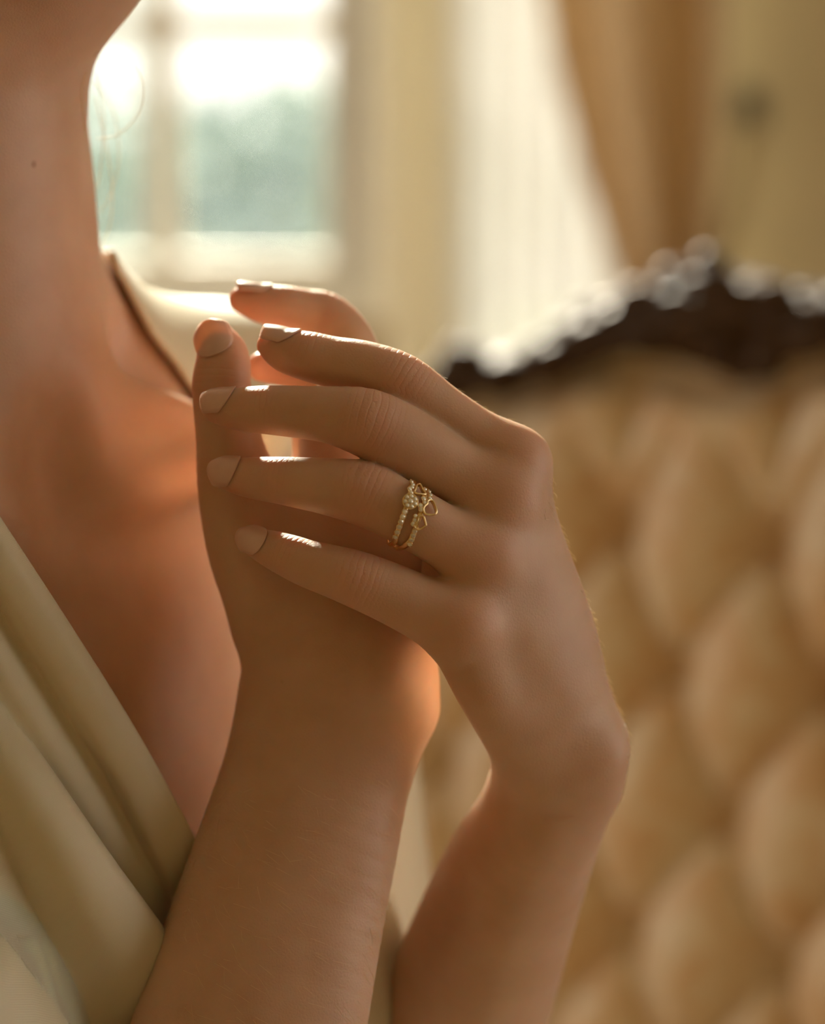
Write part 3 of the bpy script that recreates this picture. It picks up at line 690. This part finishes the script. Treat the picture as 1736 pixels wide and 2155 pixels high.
for u, v, d in ((1096, 950, .73), (1068, 1035, .725), (1030, 1150, .72), (985, 1290, .718)):
    g_ = np.exp(-(np.linalg.norm(V1-P(u, v, d), axis=1)/.011)**2).astype(np.float32); red[:len(V1)] = np.maximum(red[:len(V1)], .25*g_)
    pm = g_ > crease[:len(V1)]+.02; crease[:len(V1)][pm] = (.0*g_)[pm]; phase[:len(V1)][pm] = (((V1[pm]-P(u, v, d))@nrm((.75, 0, .66)))*1000*3).astype(np.float32)
# chest flush
g_ = np.exp(-(np.linalg.norm((V2-P(330, 1050, .76))/np.array([.05, .08, .11]), axis=1))**2)
red[len(V1):] = np.maximum(red[len(V1):], .35*g_)

Vb = np.vstack([V1, V2]).astype(np.float32); Qb = np.vstack([Q1, Q2+len(V1)]).astype(np.int32)
me = bpy.data.meshes.new('body'); me.vertices.add(len(Vb)); me.vertices.foreach_set('co', Vb.ravel())
me.loops.add(Qb.size); me.loops.foreach_set('vertex_index', Qb.ravel()); me.polygons.add(len(Qb)); me.polygons.foreach_set('loop_start', np.arange(0, Qb.size, 4, dtype=np.int32))
me.update(calc_edges=True); me.validate()
for nme, arr in (('red', red), ('phase', phase), ('crease', crease)):
    a = me.attributes.new(nme, 'FLOAT', 'POINT'); a.data.foreach_set('value', arr)
person = empty('person', (float(NB[0]), float(NB[1]), 0)); tag(person, 'woman in a champagne satin robe, one hand clasped over the other at her chest', 'person')
link('body', me, M['skin'], person)

# ---- fingernails: curved plates laid on the finger ends
def nail(rows, dors, width=.85, length=.0105, back=.0125, tipx=.0005, label=None):
    C = PC(rows, 60); p = C[:, :3]; t = nrm(p[-1]-p[-8]); n = nrm(dors-t*(dors@t)); b = np.cross(t, n)
    tip = p[-1]+t*C[-1, 3]*.9; G = []; nu, nvv = 13, 15
    for i in range(nvv):
        x = (i/(nvv-1))**1.5; s_ = -back+x*length; row = []
        for j in range(nu):
            y = (j-(nu-1)/2)/((nu-1)/2)
            w = .0056*width*max(.02, 1-(1-min(1, x/.45))**2.4)**.5*(1 if x < .75 else 1-.25*((x-.75)/.25)**2)
            xs = s_+(.0018*(1-y*y)*(x-.3) if x > .3 else 0)
            row.append(tip+t*xs+b*y*w+n*.012)
        G.append(row)
    G = np.array(G).reshape(-1, 3)
    # drop along -n on to the finger
    q = G.copy()
    for _ in range(40): q = q-n*np.maximum(hand.sample(q)-.00035, -.001)[:, None]*.6
    # beyond the flesh keep the last good height
    q = q.reshape(nvv, nu, 3); hh = (q@n); ref = hh[:nvv*2//3].min(0)
    for i in range(nvv):
        for j in range(nu):
            lim = hh[nvv//2, j]-.0012*((i-nvv//2)/(nvv//2))**2 if i > nvv//2 else -9
            if hh[i, j] < lim: q[i, j] += n*(lim-hh[i, j])
    o = link('fingernail', grid_me('fingernail', q), M['nail'], person)
    sm = o.modifiers.new('thick', 'SOLIDIFY'); sm.thickness = .0006; sm.offset = 0
    return o
dL = nrm(-FWD*.75+UP*.65)
nail(LF['index'], nrm(-FWD*.35+UP*.95), .95)
nail(LF['middle'], nrm(-FWD*.75+UP*.66), 1.0)
nail(LF['ring'], nrm(-FWD*.92+UP*.38), .95)
nail(LF['pinky'], nrm(-FWD*.97+UP*.22), .8)
nail(thumb_rows, nrm(-FWD*.95+UP*.1-RIGHT*.2), 1.1, .0115, .0135)
nail(RF['index'], nrm(UP*.95-FWD*.1), .9)

# ---- robe: near front, built from folds; far side, an offset of the torso
def patch(rows, nr, nc):
    R = np.array([catmull([P(*q) for q in row], nc) for row in rows]); out = np.zeros((nr, nc, 3))
    for j in range(nc): out[:, j] = catmull(R[:, j], nr)
    q = out.reshape(-1, 3); ins = np.all((q > tor.lo+.01) & (q < tor.lo+tor.h*(tor.n-3)), axis=1)
    for _ in range(4): w = q[ins]; q[ins] = w+tor.grad(w)*np.maximum(.0065-tor.sample(w), 0)[:, None]      # lie on the body, not in it
    return out
def cloth(name, G, thick=.0012, label=None):
    o = link(name, grid_me(name, G), M['satin'], person); sm = o.modifiers.new('thick', 'SOLIDIFY'); sm.thickness = thick; sm.offset = 0
    if label: o['label'] = label
    return o
lap = [[(-400, 476, .726), (-160, 850, .723), (0, 1092, .721), (150, 1322, .731), (290, 1545, .742), (410, 1762, .757), (480, 1900, .775)],
       [(-415, 505, .722), (-175, 875, .719), (-18, 1118, .717), (130, 1346, .727), (265, 1568, .739), (378, 1786, .755), (445, 1925, .775)],
       [(-450, 540, .722), (-205, 915, .719), (-48, 1160, .717), (98, 1388, .727), (232, 1606, .739), (350, 1832, .756), (420, 1965, .778)],
       [(-470, 565, .728), (-225, 940, .725), (-66, 1188, .723), (80, 1415, .733), (214, 1632, .745), (334, 1862, .761), (405, 1995, .782)],
       [(-510, 612, .722), (-265, 1000, .719), (-105, 1245, .717), (40, 1475, .727), (172, 1690, .740), (305, 1915, .757), (380, 2050, .779)],
       [(-580, 690, .726), (-330, 1080, .723), (-170, 1340, .721), (-20, 1570, .731), (110, 1790, .744), (250, 2000, .760), (330, 2140, .780)]]
cloth('robe_lapel', patch(lap, 40, 60))
bod = [[(-220, 1130, .744), (0, 1468, .733), (120, 1640, .730), (230, 1800, .733), (345, 1958, .747), (420, 2070, .765)],
       [(-235, 1145, .738), (-15, 1482, .727), (105, 1655, .724), (215, 1815, .727), (330, 1975, .742), (410, 2090, .760)],
       [(-290, 1200, .735), (-60, 1550, .723), (60, 1720, .720), (170, 1890, .724), (285, 2050, .740), (370, 2170, .758)],
       [(-370, 1300, .742), (-150, 1660, .733), (-30, 1830, .730), (90, 2000, .733), (210, 2160, .745), (300, 2290, .765)],
       [(-450, 1420, .732), (-240, 1790, .720), (-110, 1970, .718), (0, 2140, .722), (130, 2290, .735), (230, 2420, .755)],
       [(-560, 1550, .742), (-360, 1900, .732), (-220, 2100, .730), (-100, 2280, .733), (40, 2430, .745), (140, 2560, .765)],
       [(-650, 1700, .735), (-470, 2050, .725), (-330, 2260, .722), (-200, 2430, .726), (-60, 2580, .738), (40, 2700, .758)]]
cloth('robe_front', patch(bod, 70, 60))
# robe over the far shoulder, sleeve and back: the torso's surface moved out, cut along the neckline
V3, Q3 = tor.mesh(.004)
c3 = V3[Q3].mean(1); lf = (c3-NB)@fv; lr = (c3-NB)@rv; lz = (c3-NB)@zv
edge_r = np.interp(-lz, [-.05, -.02, .03, .09, .16, .24, .30], [.054, .060, .082, .095, .085, .05, .0])       # half-opening of the V at each height
keep = (lz < .020) & ((np.abs(lr) > edge_r) | (lf < -.01)) & ((lz > -.40) | (np.abs(lr) < .9))
qd = (c3-CAM)@FWD; qu = 868+((c3-CAM)@RIGHT)*F/qd; qv = 1077.5-((c3-CAM)@UP)*F/qd
lap_v = np.interp(qu, [-2200, -1200, -160, 0, 290, 410, 520, 900], [-900, -100, 850, 1092, 1545, 1762, 1960, 2500])+70
keep &= ~((lf > -.05) & (lr > -.02) & (qv < lap_v))                        # the near neckline: under the folded lapel                               # near side is the folded front
keep &= np.linalg.norm(c3[:, :2]-HC[:2], axis=1) < 9
# arms below the elbow and shins stay bare
def seg_d(a, b):
    t = np.clip(((c3-a)@(b-a))/((b-a)@(b-a)), 0, 1); return np.linalg.norm(c3-a-t[:, None]*(b-a), axis=1), t
for el, wr_ in ((ELL, P(890, 2380, .882)), (ELR, P(440, 2510, .742))):
    dd, tt = seg_d(el, wr_+(wr_-el)*.3); keep &= ~((dd < .050) & (tt > .12))
keep &= ~((lz < -.60) & (lf > .40))
Qk = Q3[keep]; used, inv = np.unique(Qk, return_inverse=True)
V3 = V3[used]; w = .0025*np.sin(V3[:, 2]*150+V3[:, 0]*60)*np.sin(V3[:, 0]*70); 
o = link('robe_back', mesh_from('robe_back', V3, inv.reshape(Qk.shape)), M['satin'], person)
sm = o.modifiers.new('smooth', 'SMOOTH'); sm.iterations = 6
sm = o.modifiers.new('thick', 'SOLIDIFY'); sm.thickness = .002

# ---- fine hairs on the arms and loose strands by the neck
def to_px(p):
    q = p-CAM; d = q@FWD; return 868+(q@RIGHT)*F/d, 1077.5-(q@UP)*F/d, d
nrmV = hand.grad(V1); pu, pv, pd = to_px(V1); hg = Geo(); rh = np.random.default_rng(21)
def hairs(mask, n, L, lay, lift, rad=.00006):
    ii = np.where(mask)[0]
    for i in rh.choice(ii, min(n, len(ii)), replace=False):
        p = V1[i]; m = nrmV[i]; dirn = np.asarray(lay)+rh.normal(size=3)*.28; dirn = nrm(dirn-m*(dirn@m)); l = L*rh.uniform(.6, 1.3)
        pts = [p+dirn*l*t+m*(lift*l*(t-.55*t*t)) for t in (0, .33, .66, 1)]
        hg.add(*tube_geo(pts, [rad, rad, rad*.8, rad*.3], 3, False))
facing = (nrmV@FWD) < -.25
hairs((pv > 1640) & (pu > 380) & (pu < 830) & facing & (pd < .775), 330, .0055, RIGHT*.75-UP*.6, .55)
hairs((pv > 1000) & (pv < 1700) & (nrmV@RIGHT > .86) & (pu > 1100), 260, .0022, -UP*.5+RIGHT*.4, .9)
hairs((pv > 760) & (pv < 930) & (nrmV@UP > .6) & (pu > 880) & (pu < 1120) & (pd < .75), 60, .0016, RIGHT*.5, .8, .00003)
hairs((pv > 1550) & (nrmV@RIGHT < -.5) & (pu < 560) & (pd < .775), 40, .004, -UP*.7-RIGHT*.3, .5)
o = hg.obj('arm_hair', M['hair'], person); o['kind'] = 'stuff'
sg_ = Geo()
for st in ([(186, 140, .775), (172, 185, .768), (174, 230, .766), (178, 275, .766)], [(205, 122, .79), (262, 126, .80), (298, 170, .805), (292, 235, .80), (250, 282, .797), (205, 292, .795)],
           [(200, 205, .80), (222, 300, .81), (236, 390, .81), (232, 470, .81), (212, 520, .805)], [(205, 150, .80), (218, 250, .81), (214, 330, .80), (206, 395, .80)], [(198, 170, .80), (240, 240, .82), (250, 340, .82), (228, 420, .815), (210, 445, .81)]):
    C = catmull([P(*q) for q in st], 30); sg_.add(*tube_geo(C, .00013, 4, False))
sg_.obj('loose_hair', M['hair'], person)['kind'] = 'stuff'
V4, Q4 = tor.mesh(.007); c4 = V4[Q4].mean(1)-Cc; ch, cu, cr = c4@hf, c4@hu, np.abs(c4@hr)
kp = (ch*.85-cu*.55-.25*cr < .002) & (cu > -.10) & (ch < .085) & ((ch < -.012) | (cu > -.015)) & (np.linalg.norm(c4, axis=1) < .14)
used, inv = np.unique(Q4[kp], return_inverse=True)
hg2 = Geo().add(V4[used], inv.reshape(Q4[kp].shape)); hg2.add(*ellipsoid_geo(Cc-hf*.105-hu*.03, HA(.035, .042, .04), 24, 14))
o = hg2.obj('hair', M['hair'], person); o.modifiers.new('smooth', 'SMOOTH').iterations = 10; o.modifiers.new('thick', 'SOLIDIFY').thickness = .004
for sg in (1, -1):
    b_ = fp[(.031*sg, .108)]; G_ = Geo().add(*tube_geo(catmull([b_+hu*.021-hr*sg*.017+hf*.004, b_+hu*.026+hf*.005, b_+hu*.020+hr*sg*.022-hf*.003], 10), np.array([.002, .003, .003, .003, .003, .003, .0028, .0024, .0018, .001]), 6)); G_.obj('eyebrow', M['hair'], person)

# ================================================================== RING
A0, A1 = P(930, 1128, .7245), P(850, 1082, .7215); at_ = nrm(A1-A0); RB = .0094
AC = A0+at_*np.linalg.norm(A1-A0)*.76
fn = nrm(-FWD-at_*(-FWD@at_)); fb = np.cross(at_, fn)       # toward the viewer, and around
def on_cyl(u, v, R):
    r = ray(u, v); o = CAM-AC; o2 = o-at_*(o@at_); r2 = r-at_*(r@at_)
    a, b, c = r2@r2, 2*o2@r2, o2@o2-R*R; D = b*b-4*a*c
    k = (-b-math.sqrt(max(D, 0)))/(2*a); return CAM+r*k
def ca(p): q = p-AC; return float(q@at_), math.atan2(float(q@fb), float(q@fn))
def cyl(a, th, R): return AC+at_*a+(fn*math.cos(th)+fb*math.sin(th))*R
ring = empty('ring', AC); tag(ring, 'gold ring of two diamond set bands with open hearts on the ring finger', 'ring')
R1 = RB+.0011
def band(name, pts_px, extra=()):
    k = [ca(on_cyl(u, v, R1)) for u, v in pts_px]; k.sort(key=lambda q: q[1]); a_ = np.array([q[0] for q in k]); t_ = np.array([q[1] for q in k])
    V = []; Fc = []; n = 72; m = 8
    for i in range(n):
        th = -math.pi+2*math.pi*i/n; a = np.interp(th, np.concatenate([[-math.pi], t_, [math.pi]]), np.concatenate([[am], a_, [am]]))
        for j in range(m):
            q = 2*math.pi*j/m+math.pi/8; V.append(cyl(a+.00088*math.cos(q), th, RB+.00055*(1+math.sin(q))))
    for i in range(n):
        for j in range(m): Fc.append((i*m+j, i*m+(j+1) % m, ((i+1) % n)*m+(j+1) % m, ((i+1) % n)*m+j))
    return Geo().add(V, Fc).obj(name, M['gold'], ring)
b1 = [(866, 1022), (864, 1040), (856, 1066), (848, 1090), (838, 1118), (830, 1143)]; b2 = [(902, 1034), (893, 1060), (881, 1092), (873, 1118), (862, 1142)]
am = float(np.mean([ca(on_cyl(u, v, R1))[0] for u, v in b1[-2:]+b2[-2:]]))
band('band', b1); band('band', b2)
# a brilliant: table, girdle, pavilion
bm = bmesh.new(); rgm = []
for (r, z, n) in ((.55, .42, 8), (1.0, .08, 8), (.0, -.7, 1)):
    rgm.append([bm.verts.new((r*math.cos(2*math.pi*(i+.5*(r > .9))/n), r*math.sin(2*math.pi*(i+.5*(r > .9))/n), z)) for i in range(n)])
bm.faces.new(rgm[0])
for i in range(8):
    bm.faces.new((rgm[0][i], rgm[1][i], rgm[0][(i+1) % 8])); bm.faces.new((rgm[0][(i+1) % 8], rgm[1][i], rgm[1][(i+1) % 8])); bm.faces.new((rgm[1][i], rgm[2][0], rgm[1][(i+1) % 8]))
bmesh.ops.recalc_face_normals(bm, faces=bm.faces[:]); gem_me = bpy.data.meshes.new('gem'); bm.to_mesh(gem_me); bm.free(); gem_me.materials.append(M['gem'])
seat = Geo()
def gem(p, n, r):
    o = bpy.data.objects.new('gem', gem_me); COL.objects.link(o); o.parent = ring
    q = Vector(n).to_track_quat('Z', 'Y'); o.matrix_local = Matrix.Translation(Vector(p)-ring.location) @ q.to_matrix().to_4x4() @ Matrix.Diagonal((r, r, r, 1))
    X = nrm(np.cross(n, at_)); Y = np.cross(n, X)
    c = [p+(X*math.cos(t)+Y*math.sin(t))*r*1.08-np.asarray(n)*r*.15 for t in np.linspace(0, 2*math.pi, 13)]
    seat.add(*tube_geo(c, r*.2, 5))
    for t in (0.8, 2.4, 3.9, 5.5):
        seat.add(*ellipsoid_geo(p+(X*math.cos(t)+Y*math.sin(t))*r*1.1+np.asarray(n)*r*.2, np.eye(3)*r*.24, 6, 4))
def gem_px(u, v, r, lift):
    p = on_cyl(u, v, RB+lift); a, th = ca(p); gem(p, nrm(fn*math.cos(th)+fb*math.sin(th)), r)
for k in range(6): t = k/5; gem_px(852+(832-852)*t, 1077+(1131-1077)*t, .00076, .0013)
for k in range(4): t = k/3; gem_px(873+(862-873)*t, 1118+(1146-1118)*t, .00074, .0013)
pc = on_cyl(863, 1055, RB+.0022); a_, th_ = ca(pc); nc_ = nrm((fn*math.cos(th_)+fb*math.sin(th_))*.75-FWD*.5); X = nrm(np.cross(nc_, UP)); Y = np.cross(nc_, X)
V = []; Fc = []
for r, z in ((.0019, -.0018), (.0023, -.0002), (.00245, .0002), (.0023, .0004), (.0021, .0002), (.0, .0001)):
    for t in range(24): V.append(pc+(X*math.cos(t*math.pi/12)+Y*math.sin(t*math.pi/12))*r+nc_*z)
for i in range(5):
    for t in range(24): Fc.append((i*24+t, i*24+(t+1) % 24, (i+1)*24+(t+1) % 24, (i+1)*24+t))
Geo().add(V, Fc).obj('cluster_cup', M['gold'], ring)
gem(pc+nc_*.0005, nc_, .00078)
for k in range(7): t = k*2*math.pi/7; gem(pc+(X*math.cos(t)+Y*math.sin(t))*.00152+nc_*.0004, nc_, .00062)
for u, v, r in ((866.5, 1013, .0006), (869, 1019, .0006), (862.5, 1029, .0007), (867.5, 1025, .00062), (866, 1036, .0006), (895, 1029, .0006), (904, 1034, .0005), (906.5, 1041, .0006), (905, 1048, .00055), (892, 1049, .0007), (894, 1057, .00062), (885, 1064, .0007), (886.5, 1072, .0007),
                (874.5, 1086, .00055), (873, 1095, .0006), (869.5, 1102.5, .0006)): gem_px(u, v, r, .0019)
seat.obj('stone_setting', M['gold'], ring)
for hp in ([(872, 1034), (876, 1038), (884, 1039.5), (896, 1039.5), (891, 1031), (888, 1024.5), (884, 1018), (878, 1020), (876, 1027)],
           [(910, 1052), (915, 1061), (919, 1075), (915, 1082), (904, 1083), (895, 1081), (891, 1072), (893.5, 1065), (899, 1060), (900, 1054.5), (904, 1052)],
           [(887, 1085.5), (892, 1088), (896, 1103), (896, 1106), (888, 1112), (879, 1114), (873, 1110), (873, 1104), (878, 1099), (880, 1090), (882.5, 1087)]):
    C = catmull([on_cyl(u, v, RB+.0021) for u, v in hp+hp[:1]], 50)[:-1]; nC = len(C); V = []; Fc = []
    for i in range(nC):
        tt = nrm(C[(i+1) % nC]-C[i-1]); q = C[i]-AC; nr_ = nrm(q-at_*(q@at_)); sv = nrm(np.cross(tt, nr_))
        for x, z in ((-.7, .15), (-.35, .42), (.35, .42), (.7, .15), (.7, -1.6), (-.7, -1.6)): V.append(C[i]+sv*x*.0004+nr_*z*.0006)
    for i in range(nC):
        for j in range(6): Fc.append((i*6+j, i*6+(j+1) % 6, ((i+1) % nC)*6+(j+1) % 6, ((i+1) % nC)*6+j))
    Geo().add(V, Fc).obj('heart_frame', M['gold'], ring)
